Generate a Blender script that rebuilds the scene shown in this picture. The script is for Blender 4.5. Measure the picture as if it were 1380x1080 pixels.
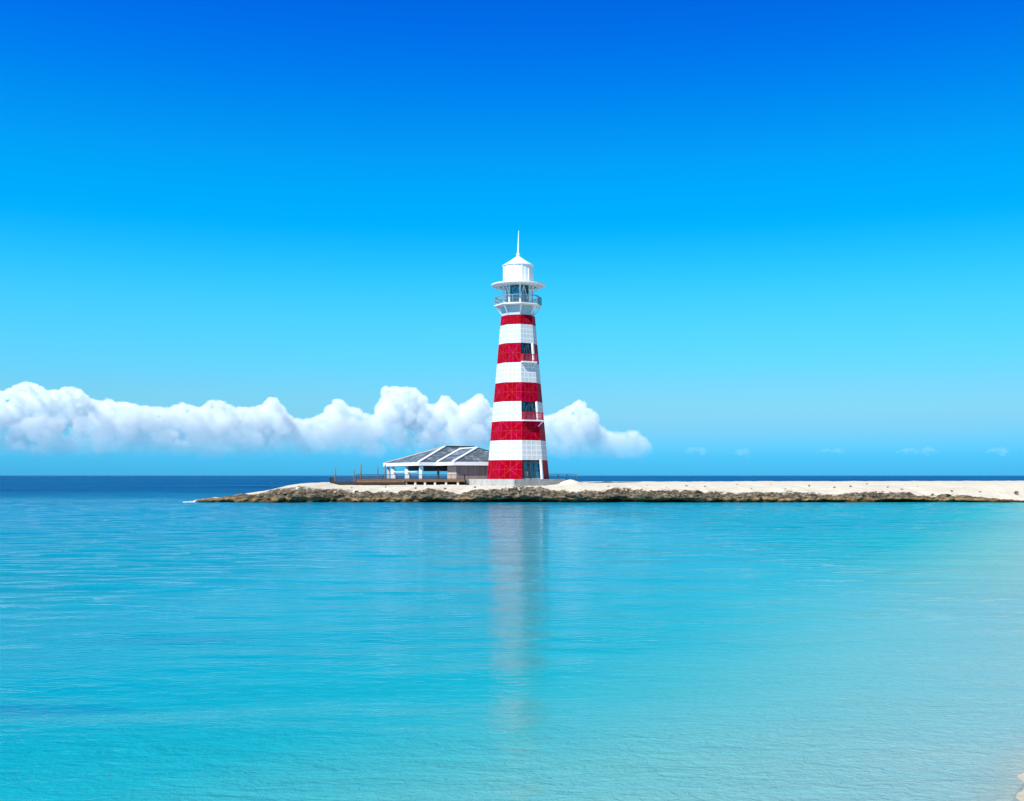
import bpy, bmesh, math, random
import numpy as np
from mathutils import Vector, noise
random.seed(7)
R = math.radians
S = bpy.context.scene
COL = S.collection
for o in list(bpy.data.objects):
    bpy.data.objects.remove(o)

# ---------------------------------------------------------------- camera
F = 1480.0                       # focal length in pixels of the 1380 px wide photograph
EYE = 3.0
PITCH = math.atan(101.0 / F)
cam_d = bpy.data.cameras.new('camera')
cam = bpy.data.objects.new('camera', cam_d)
COL.objects.link(cam)
cam.location = (0, 0, EYE)
cam.rotation_euler = (math.pi / 2 + PITCH, 0, 0)
cam_d.sensor_width = 36.0
cam_d.lens = 36.0 * F / 1380.0
cam_d.clip_start = 0.1
cam_d.clip_end = 90000
S.camera = cam

# ---------------------------------------------------------------- sky, sun, exposure
SUN_AZ = 38.0                    # degrees to the left of straight behind the camera
SUN_EL = 47.0
W = bpy.data.worlds.new("World")
S.world = W
W.use_nodes = True
wn = W.node_tree.nodes
wl = W.node_tree.links
bg = wn['Background']
sky = wn.new('ShaderNodeTexSky')
sky.sky_type = 'NISHITA'
sky.sun_disc = False
sky.sun_elevation = R(SUN_EL)
sky.sun_rotation = R(180 + SUN_AZ)
sky.dust_density = 0.3
sky.ozone_density = 2.0
tc = wn.new('ShaderNodeTexCoord')
sep = wn.new('ShaderNodeSeparateXYZ')
wl.new(tc.outputs['Generated'], sep.inputs[0])
mr = wn.new('ShaderNodeMapRange')
mr.inputs['From Min'].default_value = 0.0
mr.inputs['From Max'].default_value = 0.8
wl.new(sep.outputs['Z'], mr.inputs['Value'])
ramp = wn.new('ShaderNodeValToRGB')
wl.new(mr.outputs[0], ramp.inputs['Fac'])
ramp.color_ramp.interpolation = 'CARDINAL'
TINT = [  # elevation in degrees, how the clear tropical air filters the sky light
    (0.0, (.085, .63, 1.52)), (1.2, (.125, .68, 1.42)), (3.1, (.33, .78, 1.14)), (5.5, (.27, .96, 1.27)),
    (9.2, (.140, 1.13, 1.42)), (12.5, (.010, 1.06, 1.55)), (16.6, (.004, .95, 1.68)), (24.0, (.0, .565, 1.78)),
    (32.0, (.05, .72, 1.3)), (50.0, (.42, 1.2, .85))]
els = ramp.color_ramp.elements
while len(els) > 1:
    els.remove(els[-1])
for k, (e, c) in enumerate(TINT):
    p = math.sin(R(e)) / 0.8
    el = els[0] if k == 0 else els.new(p)
    el.position = p
    el.color = (c[0] / 2, c[1] / 2, c[2] / 2, 1)
mul = wn.new('ShaderNodeVectorMath'); mul.operation = 'MULTIPLY'
wl.new(sky.outputs[0], mul.inputs[0]); wl.new(ramp.outputs['Color'], mul.inputs[1])
scl = wn.new('ShaderNodeVectorMath'); scl.operation = 'SCALE'; scl.inputs['Scale'].default_value = 2.0
wl.new(mul.outputs[0], scl.inputs[0])
azm = wn.new('ShaderNodeMath'); azm.operation = 'MULTIPLY_ADD'      # evens the sky out from left to right
wl.new(sep.outputs['X'], azm.inputs[0]); azm.inputs[1].default_value = -.36; azm.inputs[2].default_value = 1.93
wl.new(azm.outputs[0], scl.inputs['Scale'])
wl.new(scl.outputs[0], bg.inputs['Color'])
bg.inputs['Strength'].default_value = 0.0965

sd = bpy.data.lights.new('sun', 'SUN')
sd.energy = 5.0
sd.angle = R(0.5)
sd.color = (1.0, 0.955, 0.9)
sun = bpy.data.objects.new('sun', sd)
COL.objects.link(sun)
sdir = Vector((-math.sin(R(SUN_AZ)) * math.cos(R(SUN_EL)), -math.cos(R(SUN_AZ)) * math.cos(R(SUN_EL)), math.sin(R(SUN_EL))))
sun.rotation_euler = sdir.to_track_quat('Z', 'Y').to_euler()
S.view_settings.view_transform = 'Standard'
S.view_settings.look = 'None'
S.view_settings.exposure = 0.32
S.view_settings.gamma = 1.0
S.cycles.use_denoising = True
S.cycles.max_bounces = 32
S.cycles.volume_bounces = 24
S.cycles.transparent_max_bounces = 64
S.cycles.diffuse_bounces = 4
S.cycles.glossy_bounces = 4
S.cycles.sample_clamp_indirect = 6.0

# ---------------------------------------------------------------- helpers
def zat(py, Y):
    return EYE + Y * math.tan(math.atan((540.0 - py) / F) + PITCH)

def xat(px, Y, z=EYE):
    return (px - 690.0) / F * (Y * math.cos(PITCH) + (z - EYE) * math.sin(PITCH))

def nz(x, y, z=0.0, oct=4):
    return noise.fractal(Vector((x, y, z)), 1.0, 2.0, oct)

class MB:
    """collects shapes into one mesh"""
    def __init__(self):
        self.v = []; self.f = []; self.uv = []
    def quad(self, pts, uv=None):
        n = len(self.v)
        self.v += [tuple(p) for p in pts]
        self.f.append(tuple(range(n, n + len(pts))))
        self.uv.append(uv or [(0, 0)] * len(pts))
    def poly(self, verts, faces):
        n = len(self.v)
        self.v += [tuple(p) for p in verts]
        for f in faces:
            self.f.append(tuple(n + i for i in f)); self.uv.append([(0, 0)] * len(f))
    def box(self, x0, x1, y0, y1, z0, z1):
        vs = [(x, y, z) for z in (z0, z1) for y in (y0, y1) for x in (x0, x1)]
        self.poly(vs, [(0, 2, 3, 1), (4, 5, 7, 6), (0, 1, 5, 4), (2, 6, 7, 3), (0, 4, 6, 2), (1, 3, 7, 5)])
    def bar(self, a, b, w, h=None, up=(0, 0, 1)):
        """a box beam from a to b, w across and h along up"""
        a = Vector(a); b = Vector(b); h = h or w
        d = (b - a).normalized()
        s = d.cross(Vector(up))
        if s.length < 1e-4:
            s = d.cross(Vector((0, 1, 0)))
        s.normalize(); u = s.cross(d).normalized()
        s *= w / 2; u *= h / 2
        vs = [p + i * s + j * u for p in (a, b) for j in (-1, 1) for i in (-1, 1)]
        self.poly(vs, [(0, 1, 3, 2), (4, 6, 7, 5), (0, 4, 5, 1), (2, 3, 7, 6), (0, 2, 6, 4), (1, 5, 7, 3)])
    def tube(self, a, b, r0, r1=None, n=10, cap=True):
        a = Vector(a); b = Vector(b); r1 = r0 if r1 is None else r1
        d = (b - a).normalized()
        s = d.cross(Vector((0, 0, 1)))
        if s.length < 1e-4: s = Vector((1, 0, 0))
        s.normalize(); u = s.cross(d)
        vs = []
        for p, r in ((a, r0), (b, r1)):
            for k in range(n):
                t = 2 * math.pi * k / n
                vs.append(p + s * (r * math.cos(t)) + u * (r * math.sin(t)))
        fs = [(k, (k + 1) % n, n + (k + 1) % n, n + k) for k in range(n)]
        if cap: fs += [tuple(reversed(range(n))), tuple(range(n, 2 * n))]
        self.poly(vs, fs)
    def lathe(self, prof, n, cx=0, cy=0, rot=0.0):
        """closed solid of revolution (or prism) from a list of (r, z)"""
        vs = []; fs = []
        for (r, z) in prof:
            for k in range(n):
                t = rot + 2 * math.pi * k / n
                vs.append((cx + r * math.sin(t), cy - r * math.cos(t), z))
        for i in range(len(prof) - 1):
            for k in range(n):
                k2 = (k + 1) % n
                fs.append((i * n + k, i * n + k2, (i + 1) * n + k2, (i + 1) * n + k))
        self.poly(vs, fs)
    def prism(self, poly, z0, z1):
        n = len(poly)
        vs = [(p[0], p[1], z0) for p in poly] + [(p[0], p[1], z1) for p in poly]
        fs = [tuple(reversed(range(n))), tuple(range(n, 2 * n))] + [(k, (k + 1) % n, n + (k + 1) % n, n + k) for k in range(n)]
        self.poly(vs, fs)
    def build(self, name, mat, parent=None, smooth=False, org=None):
        me = bpy.data.meshes.new(name)
        vs = self.v if org is None else [(x - org[0], y - org[1], z - org[2]) for x, y, z in self.v]
        me.from_pydata(vs, [], self.f)
        uvl = me.uv_layers.new(name='UVMap')
        i = 0
        for u in self.uv:
            for c in u:
                uvl.data[i].uv = c; i += 1
        bm = bmesh.new(); bm.from_mesh(me)
        bmesh.ops.remove_doubles(bm, verts=bm.verts, dist=1e-5)
        bmesh.ops.recalc_face_normals(bm, faces=bm.faces)
        bm.to_mesh(me); bm.free()
        if smooth:
            for p in me.polygons: p.use_smooth = True
        me.materials.append(mat)
        o = bpy.data.objects.new(name, me)
        COL.objects.link(o)
        if org is not None: o.location = org
        if parent is not None: o.parent = parent
        return o

def tag(o, label=None, cat=None, group=None, kind=None):
    if label: o['label'] = label
    if cat: o['category'] = cat
    if group: o['group'] = group
    if kind: o['kind'] = kind
    return o

def empty(name, loc, label, cat, group=None):
    o = bpy.data.objects.new(name, None)
    o.empty_display_size = 0.5
    o.location = loc
    COL.objects.link(o)
    bpy.context.view_layer.update()
    return tag(o, label, cat, group)

class Part:
    """builds children of a thing whose meshes are given in world coordinates"""
    def __init__(self, root): self.root = root; self.org = tuple(root.location)
    def __call__(self, name, mb, mat, parent=None, smooth=False):
        o = mb.build(name, mat, None, smooth)
        o.data.transform(__import__('mathutils').Matrix.Translation(-Vector(self.org)))
        o.parent = parent or self.root
        return o

# ---------------------------------------------------------------- materials
class NT:
    def __init__(self, name):
        self.m = bpy.data.materials.new(name); self.m.use_nodes = True
        self.t = self.m.node_tree; self.n = self.t.nodes; self.l = self.t.links
        self.b = self.n['Principled BSDF']; self.out = self.n['Material Output']
        self._tc = None
    def tc(self, o='Object'):
        if not self._tc: self._tc = self.n.new('ShaderNodeTexCoord')
        return self._tc.outputs[o]
    def val(self, x, sock):
        if hasattr(x, 'links') or isinstance(x, bpy.types.NodeSocket): self.l.new(x, sock)
        else: sock.default_value = x
    def math(self, op, a, b=0.0, c=None, clamp=False):
        k = self.n.new('ShaderNodeMath'); k.operation = op; k.use_clamp = clamp
        self.val(a, k.inputs[0]); self.val(b, k.inputs[1])
        if c is not None: self.val(c, k.inputs[2])
        return k.outputs[0]
    def mapping(self, src, scale=(1, 1, 1), loc=(0, 0, 0), rot=(0, 0, 0)):
        k = self.n.new('ShaderNodeMapping'); self.l.new(src, k.inputs['Vector'])
        k.inputs['Scale'].default_value = scale; k.inputs['Location'].default_value = loc; k.inputs['Rotation'].default_value = rot
        return k.outputs[0]
    def noise(self, src, scale, detail=4, rough=.55, dist=0.0):
        k = self.n.new('ShaderNodeTexNoise'); self.l.new(src, k.inputs['Vector'])
        k.inputs['Scale'].default_value = scale; k.inputs['Detail'].default_value = detail
        k.inputs['Roughness'].default_value = rough; k.inputs['Distortion'].default_value = dist
        return k.outputs['Fac']
    def mrange(self, v, a, b, c=0.0, d=1.0, smooth=False):
        k = self.n.new('ShaderNodeMapRange')
        if smooth: k.interpolation_type = 'SMOOTHSTEP'
        self.l.new(v, k.inputs['Value'])
        for i, x in zip(('From Min', 'From Max', 'To Min', 'To Max'), (a, b, c, d)): k.inputs[i].default_value = x
        return k.outputs[0]
    def ramp(self, v, stops, interp='LINEAR'):
        k = self.n.new('ShaderNodeValToRGB'); self.l.new(v, k.inputs[0])
        k.color_ramp.interpolation = interp
        e = k.color_ramp.elements
        while len(e) > 1: e.remove(e[-1])
        for i, (p, c) in enumerate(stops):
            x = e[0] if i == 0 else e.new(p)
            x.position = p; x.color = (*c, 1)
        return k.outputs['Color']
    def mix(self, f, a, b, mode='MIX'):
        k = self.n.new('ShaderNodeMix'); k.data_type = 'RGBA'; k.blend_type = mode
        self.val(f, k.inputs[0])
        for x, s in ((a, k.inputs[6]), (b, k.inputs[7])):
            if isinstance(x, tuple): s.default_value = (*x, 1)
            else: self.l.new(x, s)
        return k.outputs[2]
    def bump(self, h, strength=1.0, dist=1.0, normal=None):
        k = self.n.new('ShaderNodeBump'); self.l.new(h, k.inputs['Height'])
        k.inputs['Strength'].default_value = strength; k.inputs['Distance'].default_value = dist
        if normal: self.l.new(normal, k.inputs['Normal'])
        return k.outputs[0]
    def color(self, c): self.val(c if not isinstance(c, tuple) else (*c, 1), self.b.inputs['Base Color'])
    def set(self, **k):
        for a, v in k.items(): self.b.inputs[a.replace('_', ' ')].default_value = v
    def geo(self, name):
        return self.n.new('ShaderNodeNewGeometry').outputs[name]

def simple(name, c, rough=.6, var=.25, scale=3.0, metal=0.0, bump=0.0, stretch=(1, 1, 1)):
    """a painted, cast or sawn surface with uneven colour"""
    t = NT(name)
    n = t.noise(t.mapping(t.tc(), stretch), scale, 5, .6)
    k = t.mrange(n, .3, .7)
    t.color(t.mix(k, tuple(x * (1 - var) for x in c), tuple(min(1, x * (1 + var * .6)) for x in c)))
    t.set(Roughness=rough, Metallic=metal)
    if rough > .65: t.b.inputs['Specular IOR Level'].default_value = .12
    if bump: t.l.new(t.bump(n, bump, .05), t.b.inputs['Normal'])
    return t.m

def panel_mat(name, base, alt, line, white):
    """clad panels on a steel frame: UV in metres along the face and up the tower"""
    t = NT(name)
    uv = t.tc('UV')
    s = t.n.new('ShaderNodeSeparateXYZ'); t.l.new(uv, s.inputs[0])
    u, v = s.outputs[0], s.outputs[1]
    def grid(c, step, w):
        a = t.math('FRACT', t.math('DIVIDE', c, step))
        a = t.math('ABSOLUTE', t.math('SUBTRACT', a, .5))
        return t.math('GREATER_THAN', a, .5 - w / step / 2)
    ob = t.tc('Object')
    blot = t.noise(ob, 1.1, 3, .6)
    if white:
        fine = t.noise(ob, 6.0, 3, .6)
        g = t.math('MAXIMUM', grid(u, .25, .04), grid(v, .25, .05))
        col = t.mix(t.mrange(blot, .35, .7), base, alt)
        col = t.mix(t.math('MULTIPLY', t.mrange(fine, .5, .8), .35), col, tuple(x * .8 for x in base))
        col = t.mix(g, col, line)
    else:
        fine = t.noise(t.mapping(ob, (1, 1, .55)), 5.5, 4, .7)
        d1 = t.math('LESS_THAN', t.math('ABSOLUTE', t.math('SUBTRACT', u, v)), .022)
        d2 = t.math('LESS_THAN', t.math('ABSOLUTE', t.math('SUBTRACT', t.math('ADD', u, v), 1.0)), .022)
        g = t.math('MAXIMUM', t.math('MAXIMUM', d1, d2), t.math('MAXIMUM', grid(u, .25, .028), grid(v, .5, .03)))
        col = t.mix(t.mrange(blot, .52, .68), base, alt)
        col = t.mix(t.math('MULTIPLY', t.mrange(fine, .5, .75), .6), col, tuple(x * .5 for x in base))
        col = t.mix(t.math('MULTIPLY', g, t.mrange(fine, .40, .72, 0, .75)), col, line)
    t.color(col)
    t.set(Roughness=.45 if not white else .5)
    t.b.inputs['Specular IOR Level'].default_value = .02 if not white else .2
    return t.m

M = {}
M['white_panel'] = panel_mat('white cladding panels', (.49, .52, .535), (.55, .575, .59), (.68, .70, .71), True)
M['red_panel'] = panel_mat('red cladding panels', (.31, .0, .007), (.41, .0, .055), (.52, .07, .11), False)
M['white_paint'] = simple('white paint', (.82, .83, .84), .45, .06, 2)
M['red_paint'] = simple('red paint', (.45, .01, .03), .45, .15, 3)
M['dark_steel'] = simple('grey blue painted steel', (.20, .29, .32), .5, .2, 3)
M['black_steel'] = simple('dark bronze railing steel', (.045, .042, .04), .5, .2, 3)
M['lattice'] = simple('dark steel lattice', (.03, .05, .07), .5, .2, 3)
M['concrete'] = simple('plinth concrete', (.40, .39, .37), .85, .25, 1.3, bump=.3)
M['pier'] = simple('pale pier concrete', (.62, .60, .56), .85, .15, 1.5)
M['timber'] = simple('weathered deck timber', (.17, .105, .06), .8, .35, 2.0, stretch=(.3, 1, 4))
M['dark_timber'] = simple('dark stained timber', (.05, .036, .028), .8, .3, 2.0, stretch=(.3, 1, 4))
M['post_timber'] = simple('bleached post timber', (.26, .16, .10), .8, .35, 4, stretch=(1, 1, .4))
M['plaster'] = simple('peach plaster', (.62, .45, .36), .85, .12, .8)
M['screen'] = simple('dark roller screen cloth', (.03, .035, .045), .8, .4, 1.2)
M['ceiling'] = simple('grey ceiling boards', (.30, .29, .28), .8, .2, 2)
M['glass'] = None
t = NT('tinted window glass'); t.color((.05, .22, .30)); t.set(Roughness=.08, Metallic=.5)
t.l.new(t.bump(t.noise(t.tc(), .8, 2), .04, .1), t.b.inputs['Normal']); M['glass'] = t.m

# wooden plank cladding
t = NT('grey plank cladding')
p = t.noise(t.mapping(t.tc(), (5.5, 5.5, .12)), 1.0, 3, .7)
t.color(t.ramp(p, [(.3, (.14, .105, .10)), (.5, (.27, .21, .195)), (.72, (.36, .29, .265))]))
t.set(Roughness=.85); M['planks'] = t.m

# slate tiles
t = NT('slate roof tiles')
b = t.n.new('ShaderNodeTexBrick'); t.l.new(t.tc('UV'), b.inputs['Vector'])
b.inputs['Scale'].default_value = 1.0; b.inputs['Brick Width'].default_value = 1.1; b.inputs['Row Height'].default_value = .8
b.inputs['Mortar Size'].default_value = .035
b.inputs['Color1'].default_value = (.055, .07, .09, 1); b.inputs['Color2'].default_value = (.34, .37, .40, 1)
b.inputs['Mortar'].default_value = (.02, .024, .03, 1)
n = t.noise(t.mapping(t.tc('UV'), (1.1, 1.3, 1)), 1.0, 3, .7)
t.color(t.mix(t.mrange(n, .44, .56, 0, .8), b.outputs['Color'], (.05, .065, .085)))
t.set(Roughness=.55)
t.l.new(t.bump(b.outputs['Fac'], -.5, .05), t.b.inputs['Normal']); M['slate'] = t.m

# sand
def sand_color(t, pos):
    a = t.noise(pos, .35, 5, .6); b = t.noise(pos, 2.2, 6, .7); c = t.noise(pos, 14, 3, .6)
    col = t.ramp(a, [(.3, (.60, .51, .40)), (.55, (.68, .595, .485)), (.75, (.74, .67, .57))])
    col = t.mix(t.mrange(b, .52, .70, 0, .55), col, (.42, .33, .24))
    return t.mix(t.mrange(c, .55, .8, 0, .3), col, (.46, .38, .3)), b
t = NT('pale coral sand')
pos = t.geo('Position')
c, b = sand_color(t, pos)
sz = t.n.new('ShaderNodeSeparateXYZ'); t.l.new(pos, sz.inputs[0])
wet = t.mrange(t.math('ADD', sz.outputs[2], t.math('MULTIPLY', b, .12)), .06, .28, 1, 0, True)
t.color(t.mix(t.math('MULTIPLY', wet, .6), c, (.36, .28, .20)))
t.set(Roughness=.9); t.b.inputs['Specular IOR Level'].default_value = .08
t.l.new(t.bump(t.noise(pos, 3.0, 6, .7), .5, .12), t.b.inputs['Normal']); M['sand'] = t.m

# island: sand on top, dark weathered coral rock on the ledge, ochre at the waterline
t = NT('coral rock and sand')
pos = t.geo('Position')
sc, b = sand_color(t, pos)
att = t.n.new('ShaderNodeAttribute'); att.attribute_name = 'rock'; att.attribute_type = 'GEOMETRY'
n1 = t.noise(pos, .55, 6, .7); n2 = t.noise(t.mapping(pos, (1, 1, 2.2)), 1.9, 6, .75); n3 = t.noise(t.mapping(pos, (1, 1, 1.6)), 5.5, 4, .7)
sz = t.n.new('ShaderNodeSeparateXYZ'); t.l.new(pos, sz.inputs[0]); Z = sz.outputs[2]
rock = t.ramp(n2, [(.32, (.012, .009, .006)), (.44, (.065, .05, .034)), (.55, (.19, .15, .105)), (.70, (.44, .36, .27))])
rock = t.mix(t.mrange(n3, .48, .62, 0, .8), rock, (.022, .017, .012))
rock = t.mix(t.mrange(n3, .30, .42, .55, 0), rock, (.52, .45, .35))
och = t.ramp(n2, [(.32, (.04, .024, .008)), (.5, (.26, .165, .07)), (.7, (.48, .36, .19))])
low = t.mrange(t.math('ADD', Z, t.math('MULTIPLY', t.math('SUBTRACT', n1, .5), 1.1)), .30, .62, 1, 0, True)
rock = t.mix(low, rock, och)
foot_shade = t.mrange(t.math('ADD', Z, t.math('MULTIPLY', t.math('SUBTRACT', n1, .5), .9)), .08, .42, .92, 0, True)  # shade of the undercut foot, painted into the low rock as near-black
rock = t.mix(foot_shade, rock, (.022, .013, .006))
f = t.math('ADD', att.outputs['Fac'], t.math('ADD', t.math('MULTIPLY', t.math('SUBTRACT', n1, .5), 1.3), t.math('MULTIPLY', t.math('SUBTRACT', n2, .5), 1.0)))
t.color(t.mix(t.mrange(f, .42, .58, 0, 1, True), sc, rock))
t.set(Roughness=.95); t.b.inputs['Specular IOR Level'].default_value = .04
bh = t.math('ADD', t.math('MULTIPLY', n2, .5), t.math('MULTIPLY', n3, .25))
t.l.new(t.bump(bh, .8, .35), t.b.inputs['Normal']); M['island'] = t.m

M['rock'] = None
t = NT('loose coral stone'); pos = t.tc('Object')
t.color(t.ramp(t.noise(pos, 2.5, 6, .7), [(.3, (.05, .042, .035)), (.55, (.17, .14, .11)), (.75, (.34, .29, .23))]))
t.set(Roughness=.95); t.l.new(t.bump(t.noise(pos, 5, 5, .7), .7, .1), t.b.inputs['Normal']); M['rock'] = t.m
M['green_rock'] = simple('grey green stone', (.17, .21, .19), .8, .35, 3)
M['leaf'] = simple('dark green leaves', (.03, .045, .014), .8, .4, 5)
M['stem'] = simple('brown stem', (.10, .07, .045), .8, .3, 5)
M['foam'] = simple('white foam', (.6, .64, .66), .9, .08, 3)

# sea water
SHORE_K, SHORE_C = 0.505, -0.55           # the beach runs along x = K * y + C
t = NT('sea water')
pos = t.geo('Position')
sp = t.n.new('ShaderNodeSeparateXYZ'); t.l.new(pos, sp.inputs[0]); X, Y = sp.outputs[0], sp.outputs[1]
sh = t.math('MULTIPLY', t.math('SUBTRACT', t.math('ADD', t.math('ADD', t.math('MULTIPLY', Y, SHORE_K), SHORE_C), t.mrange(Y, 10.0, 16.0, 0, 1.1, True)), X), .903)   # metres off the beach
big = t.noise(t.mapping(pos, (.07, .07, 1)), 1.0, 4, .6)
mid = t.noise(t.mapping(pos, (.35, .5, 1)), 1.0, 5, .65)
sh2 = t.math('ADD', sh, t.math('MULTIPLY', t.math('SUBTRACT', big, .5), t.mrange(sh, 1.0, 20, 0.3, 9)))
shr = t.mrange(sh2, 0, 60)
bed = t.ramp(shr, [(0.0, (.44, .395, .29)), (.006, (.31, .395, .345)), (.013, (.27, .42, .385)), (.062, (.15, .40, .372)), (.096, (.062, .36, .362)), (.128, (.010, .325, .36)),
                   (.2, (.0, .285, .35)), (.5, (.0, .245, .345)), (1.0, (.0, .20, .335))])
bed = t.mix(t.mrange(mid, .35, .75, 0, .10), bed, (.05, .44, .47))
# dark weed patches on the bottom
def patch(cx, cy, rx, ry, amt):
    dx = t.math('DIVIDE', t.math('SUBTRACT', X, cx), rx); dy = t.math('DIVIDE', t.math('SUBTRACT', Y, cy), ry)
    d = t.math('ADD', t.math('MULTIPLY', dx, dx), t.math('MULTIPLY', dy, dy))
    d = t.math('ADD', d, t.math('MULTIPLY', t.math('SUBTRACT', mid, .5), 3.4))
    return t.math('MULTIPLY', t.mrange(d, -.5, 1.2, 1, 0, True), amt)
for a in ((-6.8, 14.35, 1.9, .6, .75), (-5.9, 20.3, 2.4, .7, .55), (-14, 30, 5, 1.2, .15), (24, 68, 22, 10, .2)):
    bed = t.mix(patch(*a), bed, (.0, .14, .27))
# the drop-off into deep water past the reef line
edge = t.math('ADD', Y, t.math('ADD', t.math('MULTIPLY', t.math('SUBTRACT', big, .5), 60), t.math('MULTIPLY', X, -.18)))
deep = t.mrange(edge, 85, 235, 0, 1, True)
far = t.noise(t.mapping(pos, (.006, .02, 1)), 1.0, 4, .6)
dcol = t.ramp(t.mrange(far, .35, .7), [(0, (.0, .02, .12)), (1, (.0, .10, .24))])
t.color(t.mix(deep, t.mix(1.0, bed, (.93, .95, .93), 'MULTIPLY'), dcol))
t.set(Roughness=1.0)
t.b.inputs['Specular IOR Level'].default_value = 0.0
# ripples
w1 = t.noise(t.mapping(pos, (.24, .85, 1), rot=(0, 0, .10)), 1.0, 2, .5, .3)
w2 = t.noise(t.mapping(pos, (2.0, 4.2, 1), rot=(0, 0, -.12)), 1.0, 4, .6, .4)
w3 = t.noise(t.mapping(pos, (8, 14, 1)), 1.0, 3, .6)
h = t.math('ADD', t.math('MULTIPLY', w1, .012), t.math('ADD', t.math('MULTIPLY', w2, .03), t.math('MULTIPLY', w3, .0045)))
# sheltered, calmer water in the lee of the island; ruffled by the wind elsewhere
lee = t.math('ADD', t.math('ABSOLUTE', t.math('SUBTRACT', X, 1.0)), t.math('MULTIPLY', t.math('SUBTRACT', mid, .5), 10.0))
ruf = t.mrange(lee, 6.0, 15.0, 0.55, 3.0, True)
ruf = t.math('MULTIPLY', ruf, t.mrange(big, .35, .65, .75, 1.3))
h = t.math('MULTIPLY', h, ruf)
sw = t.noise(t.mapping(pos, (.12, .3, 1), rot=(0, 0, .2)), 1.0, 5, .6, .2)
h = t.math('ADD', h, t.math('MULTIPLY', t.math('MULTIPLY', sw, 2.6), deep))
nb = t.bump(h, 1.0, 1.0)
gl = t.n.new('ShaderNodeBsdfGlossy'); gl.inputs['Color'].default_value = (.74, .88, .97, 1); gl.inputs['Roughness'].default_value = .02
t.l.new(nb, gl.inputs['Normal'])
fr_ = t.n.new('ShaderNodeFresnel'); fr_.inputs['IOR'].default_value = 1.33; t.l.new(nb, fr_.inputs['Normal'])
w4 = t.noise(t.mapping(pos, (3.2, 6.0, 1), rot=(0, 0, .2)), 1.0, 5, .65, .8)
w5 = t.noise(t.mapping(pos, (.8, 2.2, 1), rot=(0, 0, -.1)), 1.0, 5, .6, .5)
w6 = t.noise(t.mapping(pos, (7, 9, 1), rot=(0, 0, .5)), 1.0, 4, .65, 1.2)
gust = t.mrange(t.noise(t.mapping(pos, (.05, .11, 1), loc=(3, 8, 0)), 1.0, 3, .6), .38, .66, .35, 1.25)
hd = t.math('MULTIPLY', t.math('ADD', t.math('MULTIPLY', w4, .034), t.math('MULTIPLY', w5, .08)), gust)
hd = t.math('ADD', hd, t.math('MULTIPLY', w6, t.mrange(sh2, 3.0, 9.0, .034, .008)))
t.l.new(t.bump(hd, 1.0, 1.0), t.b.inputs['Normal'])
gm = t.n.new('ShaderNodeMixShader')
t.l.new(t.math('MULTIPLY', fr_.outputs[0], .74), gm.inputs[0])      # seen through a polarising filter
tr = t.n.new('ShaderNodeBsdfTransparent'); tr.inputs[0].default_value = (.86, .96, .95, 1)
mx = t.n.new('ShaderNodeMixShader')
t.l.new(t.mrange(sh, .0, .10, .0, 1, True), mx.inputs[0])
t.l.new(tr.outputs[0], mx.inputs[1]); t.l.new(t.b.outputs[0], mx.inputs[2])
t.l.new(mx.outputs[0], gm.inputs[1]); t.l.new(gl.outputs[0], gm.inputs[2])
t.l.new(gm.outputs[0], t.out.inputs['Surface'])
M['sea'] = t.m

# cloud vapour
AN = -0.3
def cloud_mat(name, dens, z0, z1):
    t = NT(name)
    t.n.remove(t.b)
    v = t.n.new('ShaderNodeVolumePrincipled')
    v.inputs['Color'].default_value = (.988, 1, .997, 1)
    v.inputs['Anisotropy'].default_value = AN
    sp = t.n.new('ShaderNodeSeparateXYZ'); t.l.new(t.geo('Position'), sp.inputs[0])
    pz = t.geo('Position')
    lump = t.noise(t.mapping(pz, (.0045, .0045, .006)), 1.0, 3, .55)
    zz = t.math('ADD', sp.outputs[2], t.math('MULTIPLY', t.math('SUBTRACT', lump, .5), 250.0))
    d = t.mrange(zz, z0, z1, .0, .22, True)
    d = t.math('ADD', d, t.mrange(zz, z0 + .6 * (z1 - z0), z1 + .8 * (z1 - z0), .0, .8, True))
    t.l.new(t.math('MULTIPLY', d, dens), v.inputs['Density'])
    t.l.new(v.outputs[0], t.out.inputs['Volume'])
    return t.m

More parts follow.
